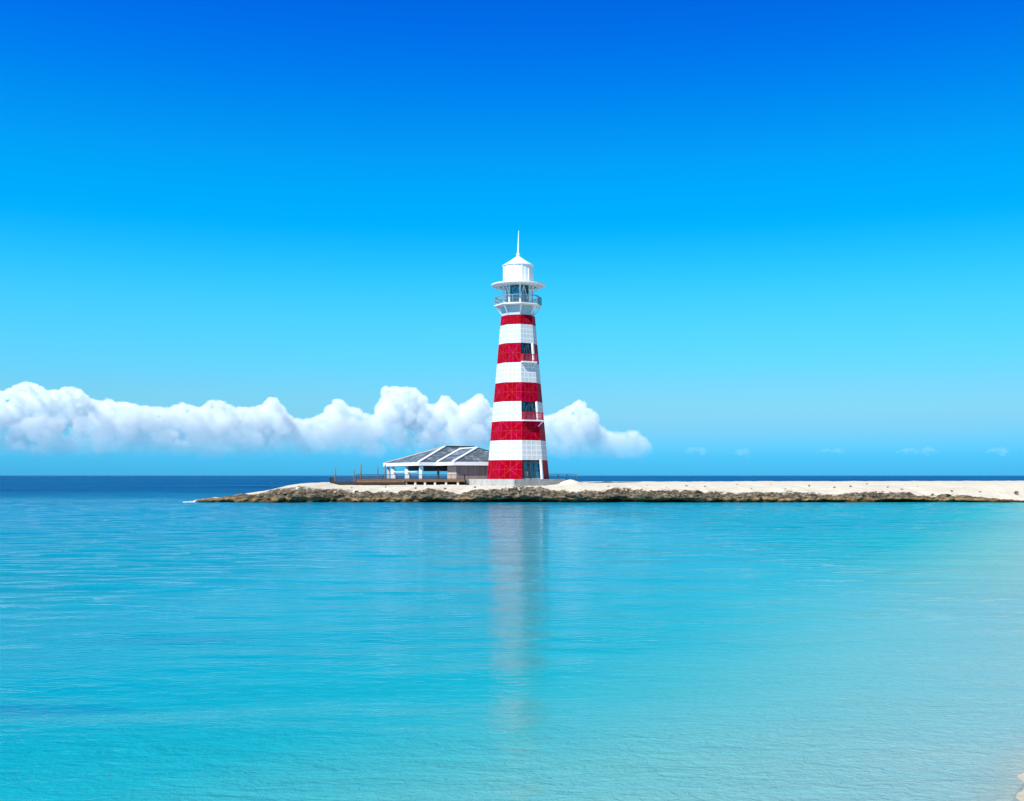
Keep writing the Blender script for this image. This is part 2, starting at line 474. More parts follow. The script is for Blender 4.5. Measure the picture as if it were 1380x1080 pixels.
# ---------------------------------------------------------------- sea
def build_sea():
    # one sheet to the horizon, finely divided and really rippled inside the lagoon
    ys = [-60.0, 2.0, 5.0]; y = 7.5
    while y < 150:
        ys.append(y); y += .085 + .0011 * y
    ys += [155, 165, 180, 220, 400, 1000, 4000, 15000, 60000]
    xs = [-40000.0, -8000, -2000, -500, -200, -130] + list(np.arange(-85, 66, .34)) + [90, 150, 400, 2000, 8000, 40000.0]
    gx, gy = np.meshgrid(np.array(xs), np.array(ys))
    rng = np.random.RandomState(4)
    h = np.zeros_like(gx)
    for k in range(46):
        lam = .75 * (7.0 ** rng.rand()); th = rng.normal(0, .33) + .06; ph = rng.rand() * 6.283
        kx, ky = 6.283 / lam * math.sin(th), 6.283 / lam * math.cos(th)
        # wave groups: every train swells and fades over some metres
        gr = .6 + .4 * np.sin(gx * rng.uniform(-.25, .25) + gy * rng.uniform(-.25, .25) + rng.rand() * 6.28)
        h += gr * lam ** .85 * np.sin(gx * kx + gy * ky + ph)
    lee = np.clip((np.abs(gx - 1.0 + 2.5 * np.sin(gy * .13)) - 5) / 10, 0, 1); lee = lee * lee * (3 - 2 * lee)
    amp = SEA_AMP * (.62 + .7 * lee)
    fade = np.clip((gy - 7) / 4, 0, 1) * np.clip((152 - gy) / 30, 0, 1) * np.clip((gx + 84) / 12, 0, 1) * np.clip((65 - gx) / 5, 0, 1)
    h *= amp * fade
    nx, ny = len(xs), len(ys)
    co = np.stack([gx, gy, h], -1).reshape(-1, 3).astype(np.float32)
    a = (np.arange(ny - 1)[:, None] * nx + np.arange(nx - 1)[None, :]).reshape(-1)
    q = np.stack([a, a + 1, a + nx + 1, a + nx], -1).astype(np.int32)
    me = bpy.data.meshes.new('sea')
    me.vertices.add(len(co)); me.vertices.foreach_set('co', co.ravel())
    me.loops.add(q.size); me.loops.foreach_set('vertex_index', q.ravel())
    me.polygons.add(len(q)); me.polygons.foreach_set('loop_start', np.arange(0, q.size, 4, dtype=np.int32))
    me.polygons.foreach_set('use_smooth', np.ones(len(q), dtype=bool))
    me.update(calc_edges=True); me.validate()
    me.materials.append(M['sea'])
    o = bpy.data.objects.new('sea', me); COL.objects.link(o)
    return tag(o, kind='structure')
SEA_AMP = .0021
build_sea()

# ---------------------------------------------------------------- island
def lerp_tab(tab, x):
    if x <= tab[0][0]: return tab[0][1]
    for (a, va), (b, vb) in zip(tab, tab[1:]):
        if x <= b: 
            f = (x - a) / (b - a); return va + (vb - va) * f
    return tab[-1][1]

FY = 123.0
TOP = [(-36.6, -.1), (-35.6, .25), (-33.5, .62), (-31.5, .95), (-29.5, 1.35), (-27.8, 1.85), (-25.8, 2.06), (-23.6, 1.98), (-22.6, 1.74), (-8, 1.74), (-4.5, 1.66), (4.5, 1.66), (6.6, 1.9), (10, 1.93), (30, 1.98), (70, 2.05), (130, 2.2)]
LEDGE = [(-36.6, .2), (-34, .5), (-31, .9), (-27, 1.35), (-20, 1.3), (-12, 1.15), (-4, 1.3), (6, 1.32), (12, 1.38), (20, 1.3), (32, 1.15), (42, .95), (50, .75), (55, .42), (58.5, .12), (61, 0.0), (130, 0)]
BACK = [(-36.6, 1.5), (-33, 6), (-30, 12), (-27, 22), (-22, 45), (0, 60), (60, 64), (130, 70)]

def island():
    xs = []
    x = -36.6
    while x < 130:
        xs.append(x); x += .16 if x < 62 else .9
    # the profile: fraction s of the way, rows dense on the ledge
    rows = ([('u', -3.0, -1.6), ('u', -.8, -.5)] + [('l', i / 26.0, 0) for i in range(27)] + [('s', (i / 42.0) ** 1.7, 0) for i in range(1, 43)]
            + [('b', i / 6.0, 0) for i in range(1, 7)])
    V = []; rk = []
    for x in xs:
        H = max(lerp_tab(TOP, x), .02); L = max(min(lerp_tab(LEDGE, x), H * .95), .0); B = lerp_tab(BACK, x)
        fy = FY + 1.1 * nz(x * .09, 3.1, 0, 3) + .9 * nz(x * .35, 7.7, 0, 3)
        fy += max(0, -(x + 33)) * .25
        Lx = L * (1 + .42 * nz(x * .2, 1.3, 0, 4))
        for kind, s, zz in rows:
            if kind == 'u':
                y = fy + s; z = zz; r = 1.0
            elif kind == 'l':
                # undercut foot, bulging lip, sloping shoulder
                z = -.1 + (Lx + .1) * s
                rec = math.exp(-((s - .16) / .15) ** 2) * 1.5 * min(1, L) * max(.0, .45 + 1.3 * nz(x * .16, 5.5, 0, 3))
                y = fy + rec + 2.6 * min(1, L * 1.5) * max(0, s - .45) ** 1.6 * 2.2
                if L < .15: y = fy + 3.0 * s; z = -.1 + .3 * s
                r = 1.0 - .45 * max(0, (s - .55) / .45)
                if L < .3: r *= L / .3
            elif kind == 's':
                y0 = fy + 2.6 * min(1, L * 1.5) * (.55 ** 1.6) * 2.2
                z0 = Lx
                if L < .15: y0 = fy + 3.0; z0 = .2
                wd = max(B - (y0 - fy), 1.0)
                y = y0 + wd * s
                d = (y - y0)
                e = min(1, d / (18.0 if L > .15 else 14.0)); e = 1 - (1 - e) ** 1.8
                z = z0 + (H - z0) * e
                z += .07 * nz(x * .25, y * .25, 2, 4) * min(1, d)
                r = .42 * math.exp(-d / 3.2) * min(1, L * 2) + (.05 if x > -20 else .3 * max(0, 1 - d / 14))
            else:
                yy = V[-1][1] if s == 0 else None
                y = fy + B + 6.0 * s; z = H * (1 - s) ** 1.3 - .8 * s; r = .6
            p = Vector((x, y, z))
            amp = .0
            if kind == 'l': amp = .55 * min(1, L * 1.4 + .1)
            elif kind == 's': amp = .06 + .2 * math.exp(-max(0, y - fy - 3) / 2.5) * min(1, L)
            elif kind == 'b': amp = .15
            if amp:
                q = p * 1.0
                n1 = nz(q.x * 1.3, q.y * 1.3, q.z * 1.7, 4)
                n2 = nz(q.x * .5 + 9, q.y * .5, q.z * .8, 3)
                cell = noise.voronoi(Vector((q.x * 1.1, q.y * 1.1, q.z * 1.5)))[0][0]
                if kind == 'l':
                    p.y -= amp * (n1 * .8 + n2 * .9 + .5 * (.4 - cell)); p.z += amp * .45 * n1 * s
                else:
                    p.z += amp * (n1 * .6 + n2 * .5)
                    p.y += amp * .3 * n1
            V.append(tuple(p)); rk.append(r)
    nr = len(rows); Fs = []
    for i in range(len(xs) - 1):
        for j in range(nr - 1):
            a = i * nr + j
            Fs.append((a, a + nr, a + nr + 1, a + 1))
    me = bpy.data.meshes.new('island'); me.from_pydata(V, [], Fs)
    at = me.attributes.new('rock', 'FLOAT', 'POINT')
    at.data.foreach_set('value', rk)
    for p in me.polygons: p.use_smooth = True
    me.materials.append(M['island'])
    o = bpy.data.objects.new('island', me); COL.objects.link(o)
    return tag(o, kind='structure')
isl = island()

def ground(x, y):
    H = max(lerp_tab(TOP, x), .02); L = max(min(lerp_tab(LEDGE, x), H * .95), 0)
    d = y - (FY + (1.9 if L > .15 else 3.0)); e = max(0, min(1, d / (18.0 if L > .15 else 14.0))); e = 1 - (1 - e) ** 1.8
    z0 = L if L > .15 else .2
    return z0 + (H - z0) * e

# ---------------------------------------------------------------- beach on the right, sand rising out of the water
def beach():
    V = []; Fs = []
    ys = []
    y = 2.0
    while y < 142: ys.append(y); y += .12 + y * .012
    ss = [-9, -5, -3, -2, -1.4, -1.0, -.7, -.45, -.2, 0, .2, .45, .7, 1.0, 1.4, 2, 3, 4.5, 7, 11, 17, 26, 40, 60]
    for y in ys:
        for s in ss:
            q = min(1, max(0, (y - 10) / 6.0))
            x = SHORE_K * y + SHORE_C + 1.1 * q * q * (3 - 2 * q) + s * 1.107
            z = .11 * s if s < 0 else 1.9 * (1 - math.exp(-s / 14.0))
            z += .03 * nz(x * .6, y * .6, 0, 4) + .012 * nz(x * 3, y * 3, 5, 3)
            z += .0
            V.append((x, y, z))
    n = len(ss)
    for i in range(len(ys) - 1):
        for j in range(n - 1):
            a = i * n + j; Fs.append((a, a + 1, a + n + 1, a + n))
    me = bpy.data.meshes.new('beach'); me.from_pydata(V, [], Fs)
    for p in me.polygons: p.use_smooth = True
    me.materials.append(M['sand'])
    o = bpy.data.objects.new('beach', me); COL.objects.link(o)
    return tag(o, kind='structure')
beach()

# ---------------------------------------------------------------- lighthouse
TX, TY = xat(698.3, 148.0), 148.0
def rad(px_half, py):
    return px_half / F * (TY * math.cos(PITCH) + (zat(py, TY) - EYE) * math.sin(PITCH))
ROT = R(7.0)
def vdir(k):
    a = ROT + k * math.pi / 4
    return Vector((math.sin(a), -math.cos(a), 0))
BANDS_PX = [646, 620, 593.5, 567.5, 541, 515, 488.5, 462, 437, 424]
def r_at_px(py): return rad(23.0 + (42.3 - 23.0) * (py - 424) / (646 - 424.0), py)
def front_z(py):
    r = r_at_px(py); return zat(py, TY - r * .93)
ZB = [front_z(p) for p in BANDS_PX]
RB = [r_at_px(p) for p in BANDS_PX]
BASE_Z = ZB[0]
lh = empty('lighthouse', (TX, TY, BASE_Z), 'tall red and white striped octagonal lighthouse with white lantern top and spire', 'lighthouse')
P = Part(lh)
C = Vector((TX, TY, 0))
def ring_pt(k, r, z): return C + vdir(k) * r + Vector((0, 0, z))
OPEN = {0: 0, 3: 0, 6: 0}      # bands whose face 0 (front right) is left open
TH = .14
for b in range(9):
    z0, z1, r0, r1 = ZB[b], ZB[b + 1], RB[b], RB[b + 1]
    red = b % 2 == 0
    mb = MB()
    for k in range(8):
        if b in OPEN and k == 0: continue
        o0, o1, o2, o3 = ring_pt(k, r0, z0), ring_pt(k + 1, r0, z0), ring_pt(k + 1, r1, z1), ring_pt(k, r1, z1)
        i0, i1, i2, i3 = ring_pt(k, r0 - TH, z0), ring_pt(k + 1, r0 - TH, z0), ring_pt(k + 1, r1 - TH, z1), ring_pt(k, r1 - TH, z1)
        mb.quad([o0, o1, o2, o3], [(0, 0), (1, 0), (1, 1), (0, 1)])
        mb.quad([i1, i0, i3, i2])
        mb.quad([o3, o2, i2, i3]); mb.quad([o1, o0, i0, i1])
        if b in OPEN and k == 1: mb.quad([i0, o0, o3, i3])
        if b in OPEN and k == 7: mb.quad([o1, i1, i2, o2])
    P('red_band' if red else 'white_band', mb, M['red_panel' if red else 'white_panel'])
# white corner posts at the open faces, glazing and lattice behind, balconies in front
for b in OPEN:
    z0, z1, r0, r1 = ZB[b], ZB[b + 1], RB[b], RB[b + 1]
    mb = MB(); mb.bar(ring_pt(1, r0 - .02, z0) + Vector((-.16, -.12, 0)), ring_pt(1, r1 - .02, z1) + Vector((-.16, -.12, 0)), .26, .26)
    P('corner_post', mb, M['white_paint'])
    a0, a1, a2, a3 = ring_pt(0, r0 - .42, z0), ring_pt(1, r0 - .42, z0), ring_pt(1, r1 - .42, z1), ring_pt(0, r1 - .42, z1)
    # glazing recessed
    nrm = (vdir(0) + vdir(1)).normalized()
    mb = MB(); q = [a0, a1, a2, a3]
    back = [p - nrm * .06 for p in q]
    mb.poly(q + back, [(0, 1, 2, 3), (7, 6, 5, 4), (0, 4, 5, 1), (1, 5, 6, 2), (2, 6, 7, 3), (3, 7, 4, 0)])
    w = P('window', mb, M['glass'])
    def mixp(u, v): return (a0.lerp(a1, u)).lerp(a3.lerp(a2, u), v) + nrm * .07
    mb = MB()
    for u in (.03, .34, .66, .97): mb.bar(mixp(u, 0), mixp(u, 1), .09, .09, nrm)
    for v in (.03, .5, .97): mb.bar(mixp(0, v), mixp(1, v), .09, .09, nrm)
    P('window_frame', mb, M['lattice'], w)
    mb = MB()
    def mixf(u, v): return (ring_pt(0, r0 - .2, z0).lerp(ring_pt(1, r0 - .2, z0), u)).lerp(ring_pt(0, r1 - .2, z1).lerp(ring_pt(1, r1 - .2, z1), u), v)
    if b: 
        for (u0, v0, u1, v1) in ((.06, .0, .5, 1), (.5, 1, .94, 0), (.5, 0, .5, 1), (.06, 0, .06, 1)): mb.bar(mixf(u0, v0), mixf(u1, v1), .12, .12, nrm)
    else:
        for (u0, v0, u1, v1) in ((.1, 0, .1, 1), (.42, 0, .42, 1), (.1, .85, .95, .85)): mb.bar(mixf(u0, v0), mixf(u1, v1), .16, .16, nrm)
    P('brace', mb, M['lattice'])
    # floor of the recess
    mb = MB(); mb.prism([(p.x, p.y) for p in (ring_pt(0, r0 - .16, 0), ring_pt(1, r0 - .16, 0), ring_pt(1, r0 - .95, 0), ring_pt(0, r0 - .95, 0))], z0 + .01, z0 + .12)
    P('floor_slab', mb, M['white_paint'] if b else M['concrete'])
    if b:
        tng = (ring_pt(1, 1, 0) - ring_pt(0, 1, 0)).normalized()
        L0 = ring_pt(0, r0, z0) - tng * .02; L1 = ring_pt(1, r0, z0) + tng * (.30 if b == 3 else .02)
        out = .62 if b == 3 else .5
        bal = MB()
        zt = Vector((0, 0, 1))
        a, c = L0 + nrm * .02, L1 + nrm * .02
        bal.prism([(p.x, p.y) for p in (a, c, c + nrm * out, a + nrm * out)], z0 - .02, z0 + .14)
        bo = P('balcony', bal, M['white_paint'])
        hR = 1.0 if b == 3 else .95
        rl = MB()
        e = [a + nrm * (out - .06), c + nrm * (out - .06)]
        pts = [a + nrm * .1, e[0] + tng * .05, e[1] - tng * .05, c + nrm * .1]
        for p0, p1 in zip(pts, pts[1:]):
            for hh, ww in ((hR, .11), (.2, .08)):
                rl.bar(Vector((p0.x, p0.y, z0 + .1 + hh)), Vector((p1.x, p1.y, z0 + .1 + hh)), ww, ww)
            L = (p1 - p0).length; nb = max(2, int(L / .17))
            for i in range(nb + 1):
                p = p0.lerp(p1, i / nb); th = .1 if i in (0, nb, nb // 2) else .045
                rl.bar(Vector((p.x, p.y, z0 + .1)), Vector((p.x, p.y, z0 + .1 + hR)), th, th)
        P('railing', rl, M['red_paint'], bo)
        br = MB(); mid_ = c + nrm * (out * .75)
        br.bar(Vector((mid_.x, mid_.y, z0 - .02)), Vector((c.x, c.y, z0 - .75)) - nrm * .05 - tng * .55, .09)
        P('bracket', br, M['white_paint'], bo)
# dark core seen through the openings
mb = MB(); mb.tube((TX, TY, BASE_Z), (TX, TY, ZB[9]), 1.25, .9, 12)
P('stair_core', mb, M['lattice'])
# ground floor door leaf and a board leaning inside the entrance
z0, z1, r0, r1 = ZB[0], ZB[1], RB[0], RB[1]
dn = (vdir(0) + vdir(1)).normalized()
d0 = ring_pt(0, r0 - .5, z0).lerp(ring_pt(1, r0 - .5, z0), .12); d1 = ring_pt(0, r0 - .5, z0).lerp(ring_pt(1, r0 - .5, z0), .36)
mb = MB(); mb.bar((d0 + d1) / 2 + Vector((0, 0, .16)), (d0 + d1) / 2 + Vector((0, 0, 1.0)), (d1 - d0).length, .08, dn)
P('notice_board', mb, simple('tan board', (.3, .25, .18), .7, .3, 3))
# neck under the gallery with brackets
zn0, zg = ZB[9], front_z(411.0)
rn = RB[9] - .06
mb = MB(); mb.lathe([(rn, zn0), (rn - .05, zg)], 8, TX, TY, ROT)
neck = P('neck', mb, simple('pale blue grey paint', (.46, .56, .58), .5, .12, 2))
rg = rad(32.3, 408)
for k in range(8):
    mb = MB(); d = vdir(k)
    mb.bar(C + d * (rn - .02) + Vector((0, 0, zn0 + .25)), C + d * (rg - .2) + Vector((0, 0, zg + .02)), .16, .16)
    P('gallery_bracket', mb, M['white_paint'])
mb = MB(); mb.lathe([(rn - .3, zg), (rg, zg + .06), (rg, zg + .2), (rn - .3, zg + .2)], 8, TX, TY, ROT)
gf = P('gallery_floor', mb, M['white_paint'])
# gallery railing
zr0, zr1 = zg + .2, zg + .2 + 1.08
rl = MB()
for k in range(8):
    a, c = ring_pt(k, rg - .07, 0), ring_pt(k + 1, rg - .07, 0)
    for hh, ww in ((1.08, .09), (.58, .05), (.12, .06)):
        rl.bar(a + Vector((0, 0, zr0 + hh)), c + Vector((0, 0, zr0 + hh)), ww, ww)
    for i in range(12):
        p = a.lerp(c, i / 12); th = .1 if i in (0, 6) else .03
        rl.bar(p + Vector((0, 0, zr0)), p + Vector((0, 0, zr1)), th, th)
P('gallery_railing', rl, M['dark_steel'])
# lantern room: columns, glass, lattice
zl0, zl1 = zg + .2, front_z(383.0)
rl_ = rad(20.5, 395)
mb = MB(); mb.lathe([(rl_ - .55, zl0), (rl_ - .55, zl1)], 8, TX, TY, ROT)
gl = P('lantern_glass', mb, M['glass'])
mb = MB(); mb.tube((TX, TY, zl0), (TX, TY, zl1), .35, .35, 10)
P('lamp_pedestal', mb, M['lattice'])
for k in range(8):
    mb = MB(); p = ring_pt(k, rl_ - .12, 0)
    mb.bar(p + Vector((0, 0, zl0)), p + Vector((0, 0, zl1)), .22, .22)
    q = ring_pt(k, rl_ - .5, 0); nx = ring_pt(k + 1, rl_ - .5, 0)
    P('lantern_column', mb, M['white_paint'])
    mb = MB()
    a, c = ring_pt(k, rl_ - .42, zl0), ring_pt(k + 1, rl_ - .42, zl0)
    hgt = Vector((0, 0, zl1 - zl0)); m_ = (a + c) / 2
    mb.bar(a + hgt * .25, m_ + hgt * .97, .1); mb.bar(c + hgt * .25, m_ + hgt * .97, .1)
    mb.bar(m_ + Vector((0, 0, .02)), m_ + hgt * .95, .07)
    P('lantern_brace', mb, M['dark_steel'] if k % 2 else M['white_paint'])
    # struts that carry the shade ring
    mb = MB(); d = vdir(k)
    mb.bar(C + d * (rl_ - .02) + Vector((0, 0, zl0 + 1.45)), C + d * (rl_ + .72) + Vector((0, 0, zl1 - .02)), .09)
    P('shade_strut', mb, M['white_paint'])
# shade ring
zs = zl1
rs = rad(36.3, 385)
mb = MB(); mb.lathe([(.6, zs), (rs - .25, zs - .06), (rs, zs + .02), (rs, zs + .17), (rl_ + .2, zs + .34), (.6, zs + .34)], 32, TX, TY, 0)
P('shade_ring', mb, M['white_paint'])
mb = MB(); mb.lathe([(rl_ + .35, zs - .12), (rl_ + .62, zs - .12), (rl_ + .62, zs - .02), (rl_ + .35, zs - .02), (rl_ + .35, zs - .12)], 32, TX, TY, 0)
P('ring_beam', mb, M['white_paint'])
# drum with ribs
zd0, zd1 = zs + .34, zat(356, TY - 1.8)
rd = rad(20.2, 368)
mb = MB(); mb.lathe([(rd, zd0 - .1), (rd, zd1)], 24, TX, TY, R(15))
dr = P('drum', mb, M['white_paint'])
for k in range(12):
    a = R(15) + k * math.pi / 6; d = Vector((math.sin(a), -math.cos(a), 0))
    mb = MB(); mb.bar(C + d * (rd + .01) + Vector((0, 0, zd0)), C + d * (rd + .01) + Vector((0, 0, zd1)), .13, .1, d)
    P('rib', mb, M['white_paint'], dr)
# roof cone, cap and spire
zap = zat(346, TY)
rr = rad(21.6, 357)
mb = MB(); mb.lathe([(rd - .3, zd1), (rr, zd1), (rr, zd1 + .08), (rr * .55, zd1 + (zap - zd1) * .5), (.22, zap), (.02, zap)], 24, TX, TY, 0)
rf = P('roof', mb, M['white_paint'])
mb = MB(); mb.lathe([(.02, zap - .03), (.2, zap), (.27, zap + .2), (.2, zap + .42), (.1, zap + .5), (.02, zap + .5)], 14, TX, TY, 0)
P('roof_cap', mb, M['white_paint'], rf, True)
mb = MB(); mb.tube((TX, TY, zap + .45), (TX + .08, TY, zat(311, TY)), .13, .03, 8)
P('spire', mb, M['white_paint'], rf)

# plinth: a square of cast concrete turned a little
pr = R(-2.0)
hx, hy = 4.75, 4.6
def prot(x, y, a=R(-47) ):
    # local axes: normals at -47 and +43 degrees
    n1 = Vector((math.sin(R(-47)), -math.cos(R(-47)), 0)); n2 = Vector((math.sin(R(43)), -math.cos(R(43)), 0))
    p = C + n1 * x + n2 * y; return (p.x, p.y)
mb = MB(); mb.prism([prot(4.9, 4.5), prot(-4.5, 4.5), prot(-4.5, -6.2), prot(4.9, -6.2)], 1.2, BASE_Z)
tag(mb.build('plinth', M['concrete']), 'low grey concrete plinth that the striped lighthouse stands on', 'plinth')

# ---------------------------------------------------------------- pavilion with slate hipped roofs
T1 = Vector((math.cos(R(25)), math.sin(R(25)), 0)); T2 = Vector((-math.sin(R(25)), math.cos(R(25)), 0))
P1 = Vector((xat(564, 154.3), 154.3, 0)); P0 = P1 + T2 * 15.5; P2 = P1 + T1 * 2.8; P3 = P2 - T2 * 6.0; P4 = P3 + T1 * 11
A3 = P1 + T1 * 18.7; A4 = A3 + T2 * 15.5
EZ = 4.80
pav = empty('pavilion', (P2.x, P2.y, 2.5), 'low open beach pavilion with grey slate hipped roofs and white eaves left of the lighthouse', 'pavilion')
PP = Part(pav)
def Zv(p, z): return Vector((p.x, p.y, z))
def roof_mesh(mb, pts):
    """one roof slope with tile UVs in metres (first edge = eave)"""
    e = (pts[1] - pts[0]).normalized(); n = (pts[1] - pts[0]).cross(pts[-1] - pts[0]).normalized(); s = n.cross(e)
    mb.quad(pts, [((p - pts[0]).dot(e), (p - pts[0]).dot(s)) for p in pts])
RA = P1 + T2 * 7.75 + T1 * 7.0; RA2 = RA + T1 * 4.7
ZA = zat(602.5, RA.y)
mb = MB()
p0, p1, p3, p4, ra, ra2 = Zv(P0, EZ), Zv(P1, EZ), Zv(A3, EZ), Zv(A4, EZ), Zv(RA, ZA), Zv(RA2, ZA)
roof_mesh(mb, [p1, p3, ra2, ra]); roof_mesh(mb, [p0, p1, ra]); roof_mesh(mb, [p4, p0, ra, ra2]); roof_mesh(mb, [p3, p4, ra2])
rA = PP('roof', mb, M['slate'])
RB1 = P3 + T1 * 5.5 + T2 * 4.5; RB0 = RB1 + T2 * 6.05
ZBr = zat(604.2, RB1.y)
mb = MB()
b2, b3, b4, rb0, rb1 = Zv(P2, EZ + .02), Zv(P3, EZ + .02), Zv(P4, EZ + .02), Zv(RB0, ZBr), Zv(RB1, ZBr)
b5 = Zv(P4 + T2 * 6.0, EZ + .02)
roof_mesh(mb, [b2, b3, rb1, rb0]); roof_mesh(mb, [b3, b4, rb1]); roof_mesh(mb, [b4, b5, rb0, rb1]); mb.quad([b5, b2, rb0])
rB = PP('roof', mb, M['slate'])
# white hip and verge trims
def trim(name, segs, w, h, mat, par, lift=.08):
    for a, b in segs:
        mb = MB(); mb.bar(a + Vector((0, 0, lift)), b + Vector((0, 0, lift)), w, h)
        PP(name, mb, M[mat], par)
trim('hip_trim', [(p1, ra)], .42, .16, 'white_paint', rA)
trim('ridge_cap', [(ra, ra2)], .3, .16, 'dark_timber', rA)
trim('hip_trim', [(p0, ra)], .2, .1, 'plaster', rA)
trim('hip_trim', [(b3, rb1), (b2, rb0)], .40, .16, 'white_paint', rB, .09)
trim('ridge_cap', [(rb0, rb1)], .34, .16, 'white_paint', rB, .10)
trim('hip_trim', [(b4, rb1)], .2, .1, 'screen', rB)
# eaves fascia and soffit
FZ = EZ - .42
def fascia(a, b, par=None, off=.06):
    mb = MB(); d = (b - a).normalized(); n = Vector((d.y, -d.x, 0))
    q = [a + n * 0, b + n * 0, b + n * off, a + n * off]
    mb.prism([(p.x, p.y) for p in q], FZ, EZ + .06)
    PP('fascia', mb, M['white_paint'])
fascia(P0, P1); fascia(P1, P2); fascia(P2, P3); fascia(P3, P4); fascia(P4, P4 + T2 * 6); fascia(A4, P0); fascia(A3, A4)
mb = MB(); mb.prism([(p.x, p.y) for p in (P0 + T1 * .1, P1 + T1 * .1 + T2 * .1, A3 - T1 * .1 + T2 * .1, A4 - T1 * .1 - T2 * .1)], FZ + .02, FZ + .1)
PP('ceiling', mb, M['ceiling'])
mb = MB(); mb.prism([(p.x, p.y) for p in (P2 + T1 * .1, P3 + T1 * .1 + T2 * .1, P4 - T1 * .1 + T2 * .1, P4 - T1 * .1 + T2 * 5.9, P2 + T1 * .1 + T2 * .05)], FZ + .02, FZ + .1)
PP('ceiling', mb, M['ceiling'])
DZ = 2.5
# walls of the closed block
def wall(name, a, b, z0, z1, mat, th=.2, par=None):
    d = (b - a).normalized(); n = Vector((d.y, -d.x, 0))
    mb = MB(); mb.prism([(p.x, p.y) for p in (a, b, b - n * th, a - n * th)], z0, z1)
    return PP(name, mb, M[mat], par)
WB3 = P3 + T1 * .75 + T2 * .55
WB4 = P4 - T1 * .6 + T2 * .55
wall('plank_wall', WB3, WB4, 2.05, FZ + .02, 'planks')
WB2 = P2 + T1 * .75 - T2 * 2.0
wall('plaster_wall', WB2, WB3 + T2 * .2, 2.05, FZ + .02, 'plaster', .2)
wall('plank_wall', WB4 + T2 * .2, WB4 + T2 * 10, 2.05, FZ + .02, 'planks')
wall('back_wall', A4 - T2 * 5 - T1 * 9, A4 - T2 * 5 - T1 * 1.0, DZ, FZ + .02, 'planks')
# columns of the open part
def column(p, w, mat='white_paint', zt=FZ + .02):
    mb = MB(); mb.box(p.x - w / 2, p.x + w / 2, p.y - w / 2, p.y + w / 2, DZ, zt); return PP('column', mb, M[mat])
e1 = P1 + T1 * .5 + T2 * .5
column(e1, .42)
cL = [e1 + T2 * 5.6, e1 + T2 * 11.9]
column(cL[0], .36, 'pier'); column(cL[1], .36, 'pier')
for p in (e1 + T1 * 8, e1 + T1 * 8 + T2 * 6, e1 + T1 * 8 + T2 * 13.8, e1 + T2 * 14.2): column(p, .34, 'pier')
# dark roller screens half let down
def screen(a, b, z0):
    mb = MB(); d = (b - a).normalized(); n = Vector((d.y, -d.x, 0))
    mb.prism([(p.x, p.y) for p in (a, b, b - n * .05, a - n * .05)], z0, FZ + .01); PP('roller_screen', mb, M['screen'])
s1 = e1 + T1 * .4
screen(s1, WB2 + T2 * 1.9 + T1 * 1.2, FZ - .78)
screen(cL[0] - T2 * .4, e1 + T2 * .35, FZ - .70)
# white bar counters between the columns
for a, b in ((cL[1] - T2 * .2, cL[0] + T2 * .9), (cL[0] - T2 * .1, e1 + T2 * 1.6)):
    mb = MB(); mb.bar(Zv(a, 3.52), Zv(b, 3.52), .3, .13)
    PP('counter', mb, M['white_paint'])
for p in (cL[1], cL[0]):
    mb = MB(); mb.box(p.x - .33, p.x + .33, p.y - .33, p.y + .33, DZ, 3.95 if p is cL[1] else 3.9); PP('column_base', mb, M['white_paint'])

# ---------------------------------------------------------------- timber decks with railings
def deck(name, label, px0, px1, yf, yb, zt, th, rail_px, rail_h, piers, back=None):
    x0, x1 = xat(px0, yf), xat(px1, yf)
    root = empty(name, ((x0 + x1) / 2, yf, zt), label, 'deck')
    q = Part(root)
    mb = MB(); mb.box(x0, x1, yf + .08, yb, zt - .12, zt); q('deck_floor', mb, M['timber'])
    mb = MB(); mb.box(x0 - .02, x1 + .02, yf, yf + .078, zt - th, zt + .01); q('edge_beam', mb, M['timber' if piers else 'dark_timber'])
    mb = MB(); mb.box(x0 + .05, x1 - .05, yf + .5, yf + .7, zt - th - .1, zt - .122); q('joist', mb, M['dark_timber'])
    if piers:
        mb = MB(); mb.box(x0 + .1, x1 - .1, yf + 1.2, yf + 1.26, 1.5, zt - .13); q('shade_board', mb, M['dark_timber'])  # added dark board, stands in for the shade under the deck
    for p in piers:
        xp = xat(p, yf); mb = MB(); mb.box(xp - .14, xp + .14, yf + .12, yf + .45, 1.5, zt - .122); q('pier', mb, M['pier'])
    if rail_px:
        a, b = xat(rail_px[0], yf), xat(rail_px[1], yf)
        runs = [((a, yf + .12), (b, yf + .12))]
        runs.append(((b, yf + .12), (b, min(yb, yf + 2.6)))) if piers else runs.append(((a, yf + .12), (a, yb - .1)))
        rail = MB()
        for (ax, ay), (bx, by) in runs:
            A, B = Vector((ax, ay, zt)), Vector((bx, by, zt)); L = (B - A).length
            rail.bar(A + Vector((0, 0, rail_h)), B + Vector((0, 0, rail_h)), .07, .06)
            rail.bar(A + Vector((0, 0, .08)), B + Vector((0, 0, .08)), .05, .05)
            nb = int(L / .13)
            for i in range(nb + 1):
                p = A.lerp(B, i / nb); rail.bar(p, p + Vector((0, 0, rail_h)), .034)
        ro = q('railing', rail, M['black_steel'])
        for (ax, ay), (bx, by) in runs:
            A, B = Vector((ax, ay, zt)), Vector((bx, by, zt)); L = (B - A).length
            n = max(1, int(L / 1.8))
            for i in range(n + 1):
                p = A.lerp(B, i / n); mb = MB(); mb.bar(p, p + Vector((0, 0, rail_h + .04)), .075); q('railing_post', mb, M['black_steel'], ro)
    return root
deck('timber_deck', 'raised brown timber deck on pale piers with thin dark railing before the pavilion', 480, 626, 147.0, 149.0, DZ, .34, (480, 626), .62, (547, 559.5, 572.5, 586, 601, 617))
